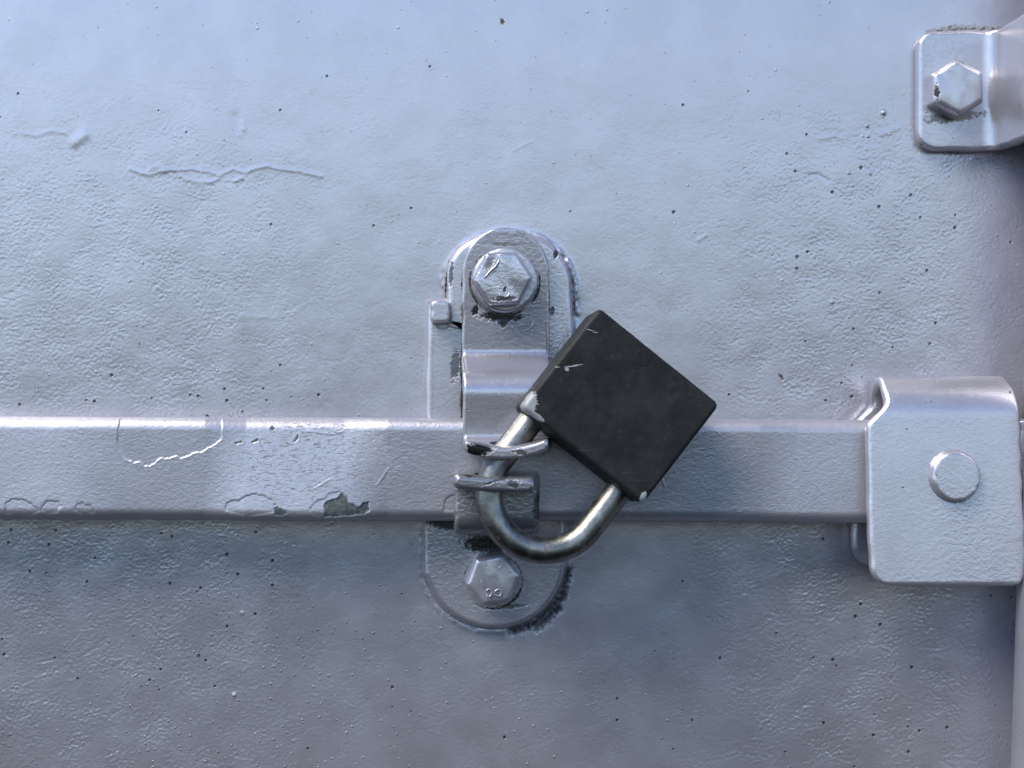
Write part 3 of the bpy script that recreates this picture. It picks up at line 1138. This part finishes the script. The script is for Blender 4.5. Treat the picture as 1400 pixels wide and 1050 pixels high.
n = N('black_lock_paint')
sm = n.noise(.09, 4, .65, off=2)
sm2 = n.noise(.35, 5, .7, off=9)
col = n.mix(n.ramp(sm, .35, .68), (.010, .010, .0105), (.020, .0195, .020))
col = n.mix(n.math('MULTIPLY', n.ramp(sm2, .52, .75), .35), col, (.05, .048, .048))
dust = n.spots(2.2, .10, .08, .35)
col = n.mix(n.math('MULTIPLY', dust, .35), col, (.14, .14, .15))
lin = n.ramp(n.noise(.30, 4, .7, stretch=(.12, 1, 2.6), rot=.5, off=12), .63, .70)
col = n.mix(n.math('MULTIPLY', lin, .15), col, (.12, .12, .125))
h = n.math('MULTIPLY_ADD', n.noise(2.2, 3, .6), .05, n.math('MULTIPLY', n.noise(.3, 3, .5), .18))
met = 0.0
silver = None
for (px_, py_, r, a, rag) in [
        (716, 561, (2.6, 9, 3.1), 0.55, .75), (727, 571, (3.3, 9, .9), .62, .35), (721, 550, (2.0, 9, 3.0), -.3, 1.0),
        (875, 683, (1.0, 9, 2.0), .35, .3),
        (777, 504, (2.2, 3, .22), -.10, .35), (786, 502, (1.6, 3, .16), -.1, .3), (771, 508, (.7, 3, .55), .5, .3), (758, 505, (.9, 3, .14), 0, .3),
        (804, 454, (1.2, 3, .16), .25, .3), (811, 457, (.9, 3, .14), .1, .3)]:
    mk = n.ell(lk(px_, py_), r, a, soft=.12, rag=rag, rs=1.1)
    silver = mk if silver is None else n.math('MAXIMUM', silver, mk)
col = n.mix(n.math('MULTIPLY', silver, .8), col, (.40, .40, .42))
h = n.math('MULTIPLY_ADD', silver, .10, h)
n.bump(h, .001)
n.b.inputs['Specular IOR Level'].default_value = .22
m_body = n.done(col, n.math('MULTIPLY_ADD', sm2, .25, .42), n.math('MULTIPLY', silver, .3))
bo_ = closed_fillet([(-Wd / 2, -Hd / 2), (Wd / 2, -Hd / 2), (Wd / 2, Hd / 2), (-Wd / 2, Hd / 2)], [2.0] * 4, 8)
body = plate('body', resample_closed(bo_, .5), -TH / 2, TH / 2, 1.5, m_body, lock, wob=.04, seed=61, both=True, xf=LX)
# flush rivet near the upper edge
ru = Vector(lk(877, 491))
plate('rivet', circ(ru.dot(U2), ru.dot(V2), 2.7, 48), TH / 2 - .6, TH / 2 + .10, .10, m_body, body, wob=.05, seed=63, steps=3, xf=LX)
# shackle
n = N('shackle_steel')
gr = n.noise(.18, 4, .7, off=4)
ru_ = n.ramp(n.noise(.5, 5, .75, off=17), .58, .70)
col = n.mix(n.ramp(gr, .35, .7), (.185, .178, .17), (.34, .325, .31))
col = n.mix(n.math('MULTIPLY', ru_, .7), col, (.16, .085, .045))
dk = n.spots(1.6, .14, .08, .45)
col = n.mix(n.math('MULTIPLY', dk, .9), col, (.03, .025, .02))
h = n.math('MULTIPLY_ADD', n.noise(.9, 4, .6), .07, n.math('MULTIPLY', dk, -.15))
n.bump(h, .001)
m_sh = n.done(col, n.math('MULTIPLY_ADD', ru_, .25, n.math('MULTIPLY_ADD', gr, .14, .31)), n.math('MULTIPLY_ADD', ru_, -.5, 1.0))
DS = 37.0
ks = (1 - DS / D) / K
C = np.array(P(745, 675, DS))
Rs, rs_ = 77 * ks, 18.6 * ks
u0, v0 = float((C - cen) @ eu), float((C - cen) @ ev)
# keep the ring's picture position: it lies on the padlock's own tilted middle plane
C3 = Vector(W(C[0], C[1], DS))
pts = []
back = -(v0 - Hd / 2 + 6)
for v in np.linspace(back, 0, 14)[:-1]: pts.append((-Rs, v))
for a in np.linspace(math.pi, 0, 50): pts.append((Rs * math.cos(a), Rs * math.sin(a)))
for v in np.linspace(0, back, 14)[1:]: pts.append((Rs, v))
pts = np.array(pts)
tt = np.gradient(pts, axis=0)
tt /= np.linalg.norm(tt, axis=1)[:, None]
V, F = [], []
sg = 32
for p, t in zip(pts, tt):
    for k in range(sg):
        a = k / sg * 2 * math.pi
        q = p + np.array((-t[1], t[0])) * rs_ * math.cos(a)
        w3 = C3 + (U2 * q[0] + V2 * q[1] + N2 * rs_ * math.sin(a)) / 1000
        V.append(tuple(w3))
for i in range(len(pts) - 1):
    for k in range(sg):
        F.append((i * sg + k, i * sg + (k + 1) % sg, (i + 1) * sg + (k + 1) % sg, (i + 1) * sg + k))
F += [tuple(range(sg)), tuple(range(len(pts) * sg - 1, (len(pts) - 1) * sg - 1, -1))]
link('shackle', V, F, m_sh, lock, weighted=False)

# ---------------------------------------------------------------- door and camera tipped forward together, added to make the reflected sky fade downwards
LEAN = math.radians(11.0)
bpy.context.view_layer.update()
RL = Matrix.Rotation(LEAN, 4, 'X')
for ob in list(COL.objects):
    if ob.parent is None and ob.type != 'LIGHT':
        ob.matrix_world = RL @ ob.matrix_world
